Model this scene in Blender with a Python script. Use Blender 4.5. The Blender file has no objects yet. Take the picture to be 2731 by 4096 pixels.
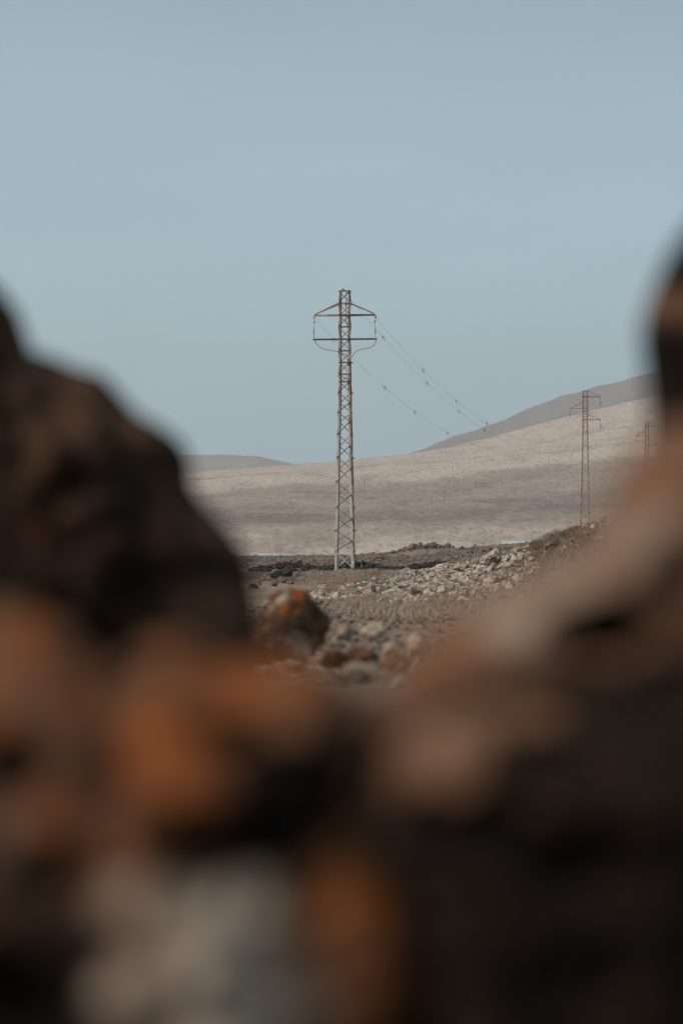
import bpy, math, random
import numpy as np
from mathutils import Vector, Matrix

random.seed(7)
RNG = np.random.default_rng(11)
SC = bpy.context.scene
COL = SC.collection

# ---------------------------------------------------------------- camera
CAMZ = 1.75                       # metres above the foot of the near pylon
F = 85.0 / 36.0 * 4096.0          # focal length in photograph pixels
HZ = 2150.0                       # pixel row of the horizon
cam_d = bpy.data.cameras.new('camera')
cam = bpy.data.objects.new('camera', cam_d)
COL.objects.link(cam)
cam.location = (0, 0, CAMZ)
cam.rotation_euler = (math.radians(90), 0, 0)
cam_d.sensor_fit = 'VERTICAL'
cam_d.sensor_height = 36.0
cam_d.sensor_width = 24.0
cam_d.lens = 85.0
cam_d.shift_y = (HZ - 2048.0) / 4096.0
cam_d.clip_start = 0.05
cam_d.clip_end = 60000
cam_d.dof.use_dof = True
cam_d.dof.focus_distance = 112.0
cam_d.dof.aperture_fstop = 1.8
SC.camera = cam

# ---------------------------------------------------------------- sky, sun, exposure
SUN_EL, SUN_AZ = math.radians(46), math.radians(-118)   # azimuth from +Y towards +X
world = bpy.data.worlds.new('World')
SC.world = world
world.use_nodes = True
wn, wl = world.node_tree.nodes, world.node_tree.links
wn.clear()
sky = wn.new('ShaderNodeTexSky')
sky.sky_type = 'NISHITA'
sky.sun_disc = False
sky.sun_elevation = SUN_EL
sky.sun_rotation = SUN_AZ
sky.altitude = 200
sky.air_density = 1.0
sky.dust_density = 1.5
sky.ozone_density = 1.5
SKY_STRENGTH = 0.123
VEIL = (4.25, 5.90, 6.45, 1)       # thin even veil of high cloud
mix = wn.new('ShaderNodeMix'); mix.data_type = 'RGBA'
mix.inputs['Factor'].default_value = 0.80
wl.new(sky.outputs[0], mix.inputs['A'])
mix.inputs['B'].default_value = VEIL
wtc = wn.new('ShaderNodeTexCoord')
wsep = wn.new('ShaderNodeSeparateXYZ'); wl.new(wtc.outputs['Generated'], wsep.inputs[0])
wrng = wn.new('ShaderNodeMapRange'); wrng.interpolation_type = 'SMOOTHSTEP'
wl.new(wsep.outputs['Z'], wrng.inputs[0])
for i_, v_ in zip((1, 2, 3, 4), (0.06, 0.30, 1.0, 0.62)): wrng.inputs[i_].default_value = v_
wmap = wn.new('ShaderNodeMapping'); wmap.inputs['Scale'].default_value = (2.5, 2.5, 9)
wl.new(wtc.outputs['Generated'], wmap.inputs['Vector'])
wnoi = wn.new('ShaderNodeTexNoise'); wnoi.inputs['Scale'].default_value = 1.6; wnoi.inputs['Detail'].default_value = 4
wl.new(wmap.outputs[0], wnoi.inputs['Vector'])
wst = wn.new('ShaderNodeMapRange'); wl.new(wnoi.outputs['Fac'], wst.inputs[0])
for i_, v_ in zip((1, 2, 3, 4), (0.3, 0.7, 0.965, 1.035)): wst.inputs[i_].default_value = v_
wmul = wn.new('ShaderNodeMath'); wmul.operation = 'MULTIPLY'
wl.new(wrng.outputs[0], wmul.inputs[0]); wl.new(wst.outputs[0], wmul.inputs[1])
wsc = wn.new('ShaderNodeVectorMath'); wsc.operation = 'SCALE'
wl.new(mix.outputs['Result'], wsc.inputs[0]); wl.new(wmul.outputs[0], wsc.inputs['Scale'])
bg = wn.new('ShaderNodeBackground'); bg.inputs['Strength'].default_value = SKY_STRENGTH
wo = wn.new('ShaderNodeOutputWorld')
wl.new(wsc.outputs[0], bg.inputs['Color'])
wl.new(bg.outputs[0], wo.inputs['Surface'])

sun_d = bpy.data.lights.new('sun', 'SUN')
sun_d.energy = 3.4
sun_d.angle = math.radians(4)
sun_d.color = (1.0, 0.86, 0.72)
sun = bpy.data.objects.new('sun', sun_d)
COL.objects.link(sun)
sdir = Vector((math.sin(SUN_AZ) * math.cos(SUN_EL), math.cos(SUN_AZ) * math.cos(SUN_EL), math.sin(SUN_EL)))
sun.rotation_euler = sdir.to_track_quat('Z', 'Y').to_euler()

vs = SC.view_settings
vs.view_transform = 'Standard'
vs.look = 'None'
vs.exposure = 0.0
vs.gamma = 1.0
vs.use_curve_mapping = False
SC.render.engine = 'CYCLES'
SC.cycles.use_denoising = True
SC.cycles.max_bounces = 6
SC.cycles.volume_bounces = 0

def P(px, py, d):
    """world point that stands at distance d behind photograph pixel (px, py)"""
    return np.array([(px - 1365.5) * d / F, d, CAMZ + (HZ - py) * d / F])

# ---------------------------------------------------------------- numpy noise
def _h(ix, iy, iz, seed):
    n = (ix.astype(np.int64) * 374761393 + iy.astype(np.int64) * 668265263 + iz.astype(np.int64) * 2147483647 + seed * 974634777) & 0xffffffff
    n = ((n ^ (n >> 13)) * 1274126177) & 0xffffffff
    n = ((n ^ (n >> 16)) * 2246822519) & 0xffffffff
    return ((n ^ (n >> 15)) & 0xffffff) / float(0xffffff) * 2 - 1

def vnoise(p, seed=0):
    f = np.floor(p); t = p - f
    t = t * t * t * (t * (t * 6 - 15) + 10)
    i = f.astype(np.int64)
    x, y, z = i[:, 0], i[:, 1], i[:, 2]
    r = 0
    for dx in (0, 1):
        wx = t[:, 0] if dx else 1 - t[:, 0]
        for dy in (0, 1):
            wy = t[:, 1] if dy else 1 - t[:, 1]
            for dz in (0, 1):
                wz = t[:, 2] if dz else 1 - t[:, 2]
                r = r + wx * wy * wz * _h(x + dx, y + dy, z + dz, seed)
    return r

def fbm(p, octv=4, seed=0, gain=0.5, lac=2.03, ridged=False):
    a, s, tot = 1.0, 0, 0
    q = p.copy()
    for k in range(octv):
        n = vnoise(q, seed + k * 17)
        if ridged:
            n = 1 - 2 * np.abs(n)
        s = s + a * n; tot += a
        a *= gain; q = q * lac + 3.7
    return s / tot

def xy0(x, y, sc):
    return np.stack([np.ravel(x) * sc, np.ravel(y) * sc, np.full(np.size(x), 0.37)], 1)

# ---------------------------------------------------------------- object helpers
def mesh_np(name, v, f, smooth=True, attrs=None):
    me = bpy.data.meshes.new(name)
    v = np.asarray(v, dtype=np.float32)
    if isinstance(f, np.ndarray):
        nv, nf, k = len(v), len(f), f.shape[1]
        me.vertices.add(nv); me.vertices.foreach_set('co', v.ravel())
        me.loops.add(nf * k); me.loops.foreach_set('vertex_index', f.astype(np.int32).ravel())
        me.polygons.add(nf); me.polygons.foreach_set('loop_start', np.arange(0, nf * k, k, dtype=np.int32))
        me.update(calc_edges=True)
    else:
        me.from_pydata(v.tolist(), [], f)
        me.update()
    me.polygons.foreach_set('use_smooth', np.full(len(me.polygons), smooth))
    if attrs:
        for an, av in attrs.items():
            if av.ndim == 2:
                a = me.attributes.new(an, 'FLOAT_COLOR', 'POINT')
                c = np.ones((len(v), 4), dtype=np.float32); c[:, :av.shape[1]] = av
                a.data.foreach_set('color', c.ravel())
            else:
                a = me.attributes.new(an, 'FLOAT', 'POINT')
                a.data.foreach_set('value', av.astype(np.float32))
    me.validate()
    return me

def link(name, me, mat=None, parent=None, label=None, cat=None, group=None, kind=None, loc=None, rot=None, scale=None):
    o = bpy.data.objects.new(name, me)
    COL.objects.link(o)
    if me is not None and mat is not None and not me.materials:
        me.materials.append(mat)
    if parent is not None: o.parent = parent
    if label: o['label'] = label
    if cat: o['category'] = cat
    if group: o['group'] = group
    if kind: o['kind'] = kind
    if loc is not None: o.location = tuple(float(c) for c in loc)
    if rot is not None: o.rotation_euler = rot
    if scale is not None: o.scale = scale if hasattr(scale, '__len__') else (scale,) * 3
    return o

def ico(sub):
    import bmesh
    bm = bmesh.new()
    bmesh.ops.create_icosphere(bm, subdivisions=sub, radius=1)
    v = np.array([c.co[:] for c in bm.verts]); f = np.array([[q.index for q in p.verts] for p in bm.faces])
    bm.free()
    return v, f
ICO = {k: ico(k) for k in (2, 3, 4, 5, 6, 7)}

# ---------------------------------------------------------------- materials
class Mat:
    def __init__(self, name, rough=0.9, spec=0.2, metal=0.0):
        self.m = bpy.data.materials.new(name); self.m.use_nodes = True
        self.n, self.l = self.m.node_tree.nodes, self.m.node_tree.links
        self.b = self.n['Principled BSDF']
        self.b.inputs['Roughness'].default_value = rough
        self.b.inputs['Specular IOR Level'].default_value = spec
        self.b.inputs['Metallic'].default_value = metal
    def coord(self, kind='Object'):
        return self.n.new('ShaderNodeTexCoord').outputs[kind]
    def pos(self):
        return self.n.new('ShaderNodeNewGeometry').outputs['Position']
    def mapping(self, vec, scale):
        m = self.n.new('ShaderNodeMapping'); m.inputs['Scale'].default_value = scale
        self.l.new(vec, m.inputs['Vector']); return m.outputs[0]
    def noise(self, vec, scale, detail=4, rough=0.55):
        t = self.n.new('ShaderNodeTexNoise'); t.inputs['Scale'].default_value = scale
        t.inputs['Detail'].default_value = detail; t.inputs['Roughness'].default_value = rough
        self.l.new(vec, t.inputs['Vector']); return t.outputs['Fac']
    def ramp(self, fac, a, b, lo=0.0, hi=1.0):
        r = self.n.new('ShaderNodeMapRange'); r.interpolation_type = 'SMOOTHSTEP'
        self.l.new(fac, r.inputs[0])
        for i, v in zip((1, 2, 3, 4), (a, b, lo, hi)): r.inputs[i].default_value = v
        return r.outputs[0]
    def math(self, op, a, b):
        m = self.n.new('ShaderNodeMath'); m.operation = op
        for i, v in enumerate((a, b)):
            if isinstance(v, (int, float)): m.inputs[i].default_value = v
            else: self.l.new(v, m.inputs[i])
        return m.outputs[0]
    def mixc(self, fac, a, b):
        m = self.n.new('ShaderNodeMix'); m.data_type = 'RGBA'
        if isinstance(fac, (int, float)): m.inputs['Factor'].default_value = fac
        else: self.l.new(fac, m.inputs['Factor'])
        for s, v in (('A', a), ('B', b)):
            if isinstance(v, tuple): m.inputs[s].default_value = v + (1,)
            else: self.l.new(v, m.inputs[s])
        return m.outputs['Result']
    def attr(self, name, out='Fac'):
        a = self.n.new('ShaderNodeAttribute'); a.attribute_name = name; return a.outputs[out]
    def sep(self, c):
        s = self.n.new('ShaderNodeSeparateColor'); self.l.new(c, s.inputs[0]); return s.outputs
    def base(self, c):
        if isinstance(c, tuple): self.b.inputs['Base Color'].default_value = c + (1,)
        else: self.l.new(c, self.b.inputs['Base Color'])
    def bump(self, h, strength=0.5, dist=0.02):
        b = self.n.new('ShaderNodeBump'); b.inputs['Strength'].default_value = strength; b.inputs['Distance'].default_value = dist
        self.l.new(h, b.inputs['Height']); self.l.new(b.outputs[0], self.b.inputs['Normal'])

def lava_material():
    """near-black basalt with crusts of brown weathering, orange and pale lichen where the rock carries them"""
    M = Mat('lava_rock_lichen', 0.95, 0.04)
    p = M.pos()
    w = M.sep(M.attr('crust', 'Color'))
    n1 = M.noise(p, 14, 6, .6); n2 = M.noise(p, 34, 4); n3 = M.noise(p, 8, 5, .6)
    dark = M.mixc(M.ramp(n1, .35, .7), (0.006, 0.0045, 0.0042), (0.021, 0.0135, 0.0108))
    def mask(ch, n, amt=0.75):
        s = M.math('ADD', ch, M.math('MULTIPLY', M.math('SUBTRACT', n, 0.5), amt))
        return M.ramp(s, 0.22, 0.72)
    c = M.mixc(mask(w[2], n3), dark, M.mixc(n2, (0.094, 0.047, 0.028), (0.185, 0.100, 0.063)))
    c = M.mixc(mask(w[0], n1), c, M.mixc(n2, (0.150, 0.045, 0.015), (0.225, 0.075, 0.026)))
    c = M.mixc(mask(w[1], n1, .8), c, M.mixc(n2, (0.255, 0.192, 0.148), (0.435, 0.352, 0.288)))
    M.base(c)
    M.bump(M.math('ADD', n1, n2), 0.6, 0.01)
    return M.m

def stone_material(name, dark, mid, pale, orange=0.0, scale=6.0, p0=(.36, .62)):
    M = Mat(name, 0.93, 0.1)
    p = M.pos()
    oi = M.n.new('ShaderNodeObjectInfo').outputs['Random']
    n1 = M.noise(p, scale, 6, .65); n2 = M.noise(p, scale * 3.1, 4); n3 = M.noise(p, scale * .45, 3)
    c = M.mixc(M.ramp(n1, *p0), dark, M.mixc(oi, mid, pale))
    c = M.mixc(M.ramp(n2, .5, .68), c, pale)
    c = M.mixc(M.ramp(n2, .30, .42, .7, 0.0), c, dark)
    if orange:
        c = M.mixc(M.ramp(n3, .60 - orange * .1, .74 - orange * .1), c, (0.42, 0.17, 0.06))
    M.base(c)
    M.bump(M.math('ADD', n1, n2), 0.8, 0.05)
    return M.m

def plain_material(name, a, b, scale=8.0, rough=0.85, spec=0.2, metal=0.0):
    M = Mat(name, rough, spec, metal)
    n = M.noise(M.pos(), scale, 4)
    M.base(M.mixc(M.ramp(n, .3, .7), a, b))
    return M.m

def steel_material(name, rust_lo, rust_hi):
    """weathered galvanised angle iron, rust running over it in patches"""
    M = Mat(name, 0.62, 0.35, 0.0)
    p = M.pos()
    streak = M.noise(M.mapping(p, (9, 9, 1.6)), 1.0, 5, .6)
    fine = M.noise(p, 22, 3)
    z = M.n.new('ShaderNodeSeparateXYZ'); M.l.new(p, z.inputs[0])
    up = M.ramp(z.outputs['Z'], 0.5, 9.0, rust_lo, rust_hi)
    f = M.ramp(M.math('ADD', streak, up), .50, .72)
    zinc = M.mixc(fine, (0.46, 0.44, 0.41), (0.58, 0.56, 0.525))
    rust = M.mixc(M.ramp(fine, .35, .65), (0.15, 0.088, 0.057), (0.36, 0.22, 0.145))
    M.base(M.mixc(f, zinc, rust))
    M.bump(fine, 0.2, 0.003)
    return M.m

LAVA = lava_material()
STEEL = steel_material('galvanised_steel_rusting', -.10, .14)
RUSTY = steel_material('rusted_brace_steel', .16, .22)
FARSTEEL = steel_material('rusted_far_pylon_steel', .2, .3)
COPPER = plain_material('copper_brown_cable', (0.22, 0.085, 0.045), (0.36, 0.16, 0.09), 30, .6, .3)
PORCELAIN = plain_material('dark_insulator', (0.05, 0.03, 0.022), (0.10, 0.055, 0.035), 30, .4, .5)
WIREM = plain_material('grey_conductor', (0.10, 0.10, 0.095), (0.17, 0.165, 0.155), 4, .6, .4)
DIVM = plain_material('brown_marker_plastic', (0.09, 0.04, 0.025), (0.16, 0.08, 0.05), 40, .6, .3)

# ---------------------------------------------------------------- ground
GY = [-80, -5, 0, 2, 5, 10, 15.6, 22, 32, 50, 64, 80, 112, 200, 300, 330, 430, 700]
GZ = [0.7, 1.10, 1.15, 1.24, 1.28, 1.14, .93, .80, .60, .25, .10, .02, 0, .0, .0, -.8, -4.0, -6]
def ground_z(x, y):
    x = np.asarray(x, dtype=float); y = np.asarray(y, dtype=float)
    sh = np.broadcast(x, y).shape
    x = np.broadcast_to(x, sh).ravel(); y = np.broadcast_to(y, sh).ravel()
    z = np.interp(y, GY, GZ)
    z = z + 2.75 * np.exp(-((x - 12.6) / 5.2) ** 2 / 2 - ((y - 79) / 15.0) ** 2 / 2)      # stony rise on the right
    z = z + 1.2 * np.exp(-((x - 30) / 12.0) ** 2 / 2 - ((y - 150) / 60.0) ** 2 / 2)
    z = z + .55 * np.exp(-((x - 8.5) / 2.6) ** 2 / 2 - ((y - 240) / 9.0) ** 2 / 2)      # outcrop on the skyline
    z = z + .09 * np.exp(-((x - .2) / 2.4) ** 2 / 2 - ((y - 101) / 6.0) ** 2 / 2)       # grassy hump at the pylon's foot
    z = z + np.interp(x, [-40, -11, 1, 7, 16, 22, 60], [-.7, -.53, -.41, -.05, .4, 1.0, 2.0]) * np.clip((y - 135) / 140, 0, 1)
    amp = np.interp(y, [0, 10, 40, 120, 260, 330], [.01, .03, .10, .13, .10, .3])
    z = z + amp * fbm(xy0(x, y, .22), 4, 5)
    return z.reshape(sh) if sh else float(z[0])

def fan_grid(rows, u, apex):
    R, U = np.meshgrid(rows, u, indexing='ij')
    X = U * (R + apex); Y = R
    nr, nu = R.shape
    i = np.arange(nr * nu).reshape(nr, nu)
    f = np.stack([i[:-1, :-1].ravel(), i[:-1, 1:].ravel(), i[1:, 1:].ravel(), i[1:, :-1].ravel()], 1)
    return X, Y, f

rows = np.concatenate([np.linspace(-78, -3, 26), np.linspace(-2, 8, 50), np.geomspace(8.2, 60, 150), np.linspace(60.3, 130, 220), np.geomspace(131, 440, 150)])
uc = np.linspace(-.2, .2, 360)
us = np.concatenate([-np.geomspace(2.2, .205, 40), uc, np.geomspace(.205, 2.2, 40)])
X, Y, fq = fan_grid(rows, us, 82)
Zg = ground_z(X, Y)
pg = xy0(X, Y, 1)
micro = fbm(xy0(X, Y, 1.6), 4, 31, ridged=True)
amp_m = np.interp(Y.ravel(), [0, 20, 60, 130, 300], [.01, .02, .06, .10, .12])
Zg = Zg.ravel() + amp_m * micro * .7
# what lies on the ground: 0 dry grey soil .. 1 dark lava rubble
infield = np.exp(-((X.ravel() - 4.2) / 2.6) ** 2 / 2 - ((Y.ravel() - 84) / 14.0) ** 2 / 2)
lavaness = 1.3 * infield + np.clip(.5 + 1.1 * fbm(xy0(X, Y * .35, .12), 4, 77), 0, 1) * np.interp(Y.ravel(), [0, 60, 118, 124, 300], [.55, .5, .9, .75, .85])
ground_me = mesh_np('ground', np.stack([X.ravel(), Y.ravel(), Zg], 1), fq, True, {'lava': lavaness})
def ground_material():
    M = Mat('stony_dry_ground', 0.95, 0.08)
    p = M.pos()
    n1 = M.noise(p, 2.2, 6, .65); n2 = M.noise(p, 9, 5, .65); n3 = M.noise(M.mapping(p, (.5, .12, 1)), 1.0, 5)
    soil = M.mixc(M.ramp(n3, .35, .65), (0.125, 0.083, 0.060), (0.225, 0.165, 0.125))
    soil = M.mixc(M.ramp(n2, .52, .66), soil, (0.30, 0.24, 0.195))
    lava = M.mixc(M.ramp(n2, .4, .65), (0.040, 0.030, 0.025), (0.15, 0.108, 0.085))
    f = M.ramp(M.math('ADD', M.attr('lava'), M.math('MULTIPLY', M.math('SUBTRACT', n1, .5), 1.4)), .3, .6)
    M.base(M.mixc(f, soil, lava))
    M.bump(M.math('ADD', n1, n2), 0.7, 0.06)
    return M.m
ground = link('ground', ground_me, ground_material(), kind='structure')

# ---------------------------------------------------------------- hills
def hill(name, ridge, d0, d1, d2, zfoot, mat, seed, umax, power, amp, nrows=120, ncols=420, gully=1.0):
    rx = np.array([(q[0] - 1365.5) / F for q in ridge]); rz = np.array([(HZ - q[1]) / F * d1 + CAMZ for q in ridge])
    rows = np.concatenate([np.linspace(d0, d1, nrows), np.linspace(d1, d2, 30)[1:]])
    R, U = np.meshgrid(rows, np.linspace(-umax, umax, ncols), indexing='ij')
    X = U * R
    # the crest line belongs to the hill: it is a curve over world x, read at the crest's own distance
    zr = np.interp(X / d1, rx, rz)
    w = np.clip((R - d0) / (d1 - d0), 0, 1)
    back = np.clip((R - d1) / (d2 - d1), 0, 1)
    w2 = w ** power
    z = zfoot + (zr - zfoot) * w2 - back ** 1.3 * zr * .8
    und = fbm(xy0(X, R, 1 / 260.0), 4, seed).reshape(R.shape) * amp + fbm(xy0(X * 1.4, R * .6, 1 / 60.0), 3, seed + 3, ridged=True).reshape(R.shape) * amp * .16 * gully
    z = z + fbm(xy0(X, R, 1 / 22.0), 3, seed + 5).reshape(R.shape) * .0007 * d1 * np.clip(w * 3, 0, 1)
    z = z + und * np.sin(np.clip(w, 0, 1) * math.pi) ** .7
    tone = fbm(xy0(X, R * 1.5, 1 / 300.0), 4, seed + 9).reshape(R.shape)
    nr, nu = R.shape
    i = np.arange(nr * nu).reshape(nr, nu)
    f = np.stack([i[:-1, :-1].ravel(), i[:-1, 1:].ravel(), i[1:, 1:].ravel(), i[1:, :-1].ravel()], 1)
    me = mesh_np(name, np.stack([X.ravel(), R.ravel(), z.ravel()], 1), f, True, {'tone': tone.ravel(), 'upslope': (w * (1 - back)).ravel()})
    return link(name, me, mat, kind='structure'), (rows, X, R, z)

def hill_material(name, dk, md, lt, fs):
    M = Mat(name, 0.95, 0.05)
    p = M.pos()
    up = M.attr('upslope'); tone = M.attr('tone')
    n1 = M.noise(M.mapping(p, (1, .35, 1)), 1 / fs, 6, .65); n2 = M.noise(M.mapping(p, (1, .14, 1)), 1 / (fs * .09), 4, .75); n3 = M.noise(M.mapping(p, (1, 1.2, 1)), 1 / (fs * 4.0), 4)
    # pale soil near the crest and along the foot, greyer scrubland between them
    s = M.math('ADD', M.math('MULTIPLY', M.ramp(up, .40, .50), .75), M.math('MULTIPLY', M.ramp(up, .22, .10), .50))
    s = M.math('ADD', s, M.math('MULTIPLY', tone, .5))
    s = M.math('ADD', s, M.math('MULTIPLY', M.math('SUBTRACT', n1, .5), 1.7))
    s = M.math('ADD', s, M.math('MULTIPLY', M.math('SUBTRACT', n3, .5), .9))
    c = M.mixc(M.ramp(s, -.35, .25), dk, md)
    c = M.mixc(M.ramp(s, .2, .8), c, lt)
    c = M.mixc(M.ramp(n2, .50, .36, 0, .55), c, dk)
    c = M.mixc(M.ramp(n2, .52, .66, 0, .35), c, lt)
    M.base(c)
    M.bump(M.math('ADD', n1, n2), .5, fs * .08)
    return M.m

HM1 = hill_material('pale_hillside_soil', (0.172, 0.135, 0.112), (0.285, 0.223, 0.184), (0.455, 0.376, 0.318), 22.0)
HM2 = hill_material('grey_far_hill_soil', (0.145, 0.116, 0.096), (0.195, 0.157, 0.131), (0.25, 0.203, 0.17), 45.0)
HM3 = hill_material('tan_far_hill_soil', (0.25, 0.197, 0.158), (0.30, 0.24, 0.195), (0.35, 0.285, 0.235), 60.0)
RIDGE1 = [(-2500, 1960), (-600, 1925), (700, 1893), (1000, 1876), (1170, 1860), (1350, 1846), (1500, 1832), (1650, 1812), (1800, 1788), (2050, 1728), (2290, 1660), (2500, 1608), (2731, 1570), (3200, 1500), (5000, 1420)]
slope, SL = hill('hill_slope', RIDGE1, 430, 1500, 1900, -6.0, HM1, 3, .45, .92, 5.0, 200, 600)
RIDGE2 = [(-3000, 2100), (1300, 1960), (1500, 1890), (1650, 1812), (1720, 1788), (1800, 1748), (1900, 1722), (2000, 1688), (2100, 1640), (2190, 1602), (2300, 1570), (2400, 1542), (2550, 1503), (2660, 1482), (3200, 1430), (5000, 1500)]
hill('far_hill', RIDGE2, 1700, 2900, 3800, 5.0, HM2, 21, .5, .8, 15.0, 110, 520, 3.0)
RIDGE3 = [(-4000, 1870), (-500, 1835), (740, 1822), (850, 1819), (950, 1822), (1050, 1830), (1120, 1845), (1180, 1862), (1300, 1900), (1500, 1960), (5000, 2100)]
hill('far_hill', RIDGE3, 1950, 3100, 3700, 5.0, HM3, 41, .5, .8, 10.0, 110, 520, 3.0)
# plain that carries the ground on to the horizon behind and beside everything
fr = np.concatenate([-np.geomspace(20000, 60, 40), np.linspace(-50, 400, 20), np.geomspace(450, 20000, 50)])
PX, PY = np.meshgrid(fr, fr, indexing='xy')
pi = np.arange(PX.size).reshape(PX.shape)
pf = np.stack([pi[:-1, :-1].ravel(), pi[:-1, 1:].ravel(), pi[1:, 1:].ravel(), pi[1:, :-1].ravel()], 1)
PZ = -6.5 + .3 * fbm(xy0(PX, PY, .004), 3, 8)
link('terrain', mesh_np('terrain', np.stack([PX.ravel(), PY.ravel(), PZ], 1), pf, True, {'lava': np.full(PX.size, .2)}), ground_me.materials[0], kind='structure')

def slope_z(x, y):
    rows, X, R, z = SL
    j = int(np.clip(np.searchsorted(rows, y), 1, len(rows) - 1))
    a = (y - rows[j - 1]) / (rows[j] - rows[j - 1])
    return float((1 - a) * np.interp(x, X[j - 1], z[j - 1]) + a * np.interp(x, X[j], z[j]))

# low dark bushes dotted over the hillside
def scrub():
    v0, f0 = ICO[2]
    vs, fs, n = [], [], 0
    cnt = 0
    while cnt < 1900:
        d = 470 + 1000 * random.random() ** .8
        x = (random.uniform(-.11, .17)) * d
        dens = vnoise(np.array([[x / 90, d / 130, .5]]), 9)[0] * .5 + .5
        dens *= .35 + .65 * min(1, max(0, (x / d + .02) / .1))
        if random.random() > dens or dens < .30: continue
        r = random.uniform(.10, .26)
        z = slope_z(x, d)
        q = v0 * np.array([r * random.uniform(.8, 1.5), r * random.uniform(.8, 1.5), r * random.uniform(.55, .9)])
        q = q * (1 + .35 * RNG.standard_normal((len(v0), 1)).clip(-1, 1))
        vs.append(q + np.array([x, d, z + r * .2])); fs.append(f0 + n); n += len(v0); cnt += 1
    return mesh_np('hillside_scrub', np.concatenate(vs), np.concatenate(fs), False)
link('hillside_scrub', scrub(), plain_material('dry_scrub', (0.13, 0.10, 0.075), (0.20, 0.16, 0.12), .5), label='sparse low brown bushes dotted over the pale hillside', cat='scrub', kind='stuff')

# ---------------------------------------------------------------- foreground lava rocks
def px_poly_r(poly, c):
    poly = np.array(poly, float) - np.array(c, float)
    poly[:, 1] *= -1                               # up is +
    nxt = np.roll(poly, -1, 0)
    def r(theta):
        dx, dy = np.cos(theta), np.sin(theta)
        best = np.full(theta.shape, 0.0)
        for a, b in zip(poly, nxt):
            e = b - a
            den = dx * e[1] - dy * e[0]
            den = np.where(np.abs(den) < 1e-9, 1e-9, den)
            t = (a[0] * e[1] - a[1] * e[0]) / den
            s = (a[0] * dy - a[1] * dx) / den
            ok = (t > 0) & (s >= -1e-6) & (s <= 1 + 1e-6)
            best = np.where(ok & (t > best), t, best)
        return best
    return r

def boulder(label, poly, d, depth, crust=(0, 0, .2), spots=(), dents=(), seed=0, rough=.05, name='lava_rock', sub=6, centre=None, lean=0.0):
    """solid lava rock: outline poly round centre, own thickness, leaning back by lean, lumps and hollows in metres"""
    poly = np.array(poly, float)
    c = np.array(centre, float) if centre else poly.mean(0)
    rf = px_poly_r(poly, c)
    v0, f0 = ICO[sub]
    a, b, h = v0[:, 0], v0[:, 1], v0[:, 2]
    th = np.arctan2(h, a)
    r = sum(rf(th + k) * w for k, w in ((-.03, .25), (0, .5), (.03, .25)))
    s = np.arccos(np.clip(np.abs(b), 0, 1)) / (math.pi / 2)      # even spacing from the middle of a face to the rim
    prof = np.sign(b) * np.clip(1 - s ** 3, 0, 1) ** .6
    k = d / F
    cx = P(c[0], c[1], d)
    pos = np.stack([r * np.cos(th) * s * k, prof * depth, r * np.sin(th) * s * k], 1)
    inpl = np.abs(prof) * .8 + .2                     # keep the outline, roughen the faces
    wp = pos + cx
    dis = .58 * fbm(wp * 6.5 + seed, 5, seed, .6) + .42 * fbm(wp * 13 + seed, 5, seed + 50, .62, ridged=True)
    pos = pos + v0 * (dis * rough * inpl)[:, None] * np.array([.7, 1.6, .7])
    pit = np.clip(fbm(wp * 24 + 2.2, 2, seed + 90) - .30, 0, 1)
    pos = pos - v0 * (pit * .05 * inpl)[:, None]
    # feet towards the camera, top away from it
    pos[:, 1] += pos[:, 2] * lean
    w = np.tile(np.array(crust, float), (len(pos), 1))
    wob = fbm(wp * 9, 4, seed + 7); wob2 = fbm(wp * 12 + 9, 4, seed + 8, .6); wob3 = fbm(wp * 8 + 4, 3, seed + 6, .6)
    front = np.clip(-b * 3 + .3, 0, 1)
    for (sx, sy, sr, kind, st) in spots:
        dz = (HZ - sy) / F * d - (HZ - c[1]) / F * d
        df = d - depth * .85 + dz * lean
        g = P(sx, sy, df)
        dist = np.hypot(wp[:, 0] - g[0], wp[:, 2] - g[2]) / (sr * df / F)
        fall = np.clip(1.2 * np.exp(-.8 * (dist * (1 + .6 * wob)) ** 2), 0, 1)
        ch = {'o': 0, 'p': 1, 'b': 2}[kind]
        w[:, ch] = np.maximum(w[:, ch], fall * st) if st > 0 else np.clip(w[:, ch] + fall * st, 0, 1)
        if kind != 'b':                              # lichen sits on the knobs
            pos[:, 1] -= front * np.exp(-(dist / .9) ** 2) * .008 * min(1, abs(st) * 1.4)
    for (sx, sy, ra, rb, dp) in dents:
        dz = (HZ - sy) / F * d - (HZ - c[1]) / F * d
        df = d - depth * .85 + dz * lean
        g = P(sx, sy, df)
        e = ((wp[:, 0] - g[0]) / (ra * df / F) + wob3 * .9) ** 2 + ((wp[:, 2] - g[2]) / (rb * df / F) + wob2 * 1.3) ** 2
        pos[:, 1] += front * dp * np.exp(-e ** (.9 if dp < .12 else 2.5)) * (1 + .5 * wob)
    me = mesh_np(name, pos, f0, True, {'crust': w})
    return link(name, me, LAVA, label=label, cat='rock', loc=cx)

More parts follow.
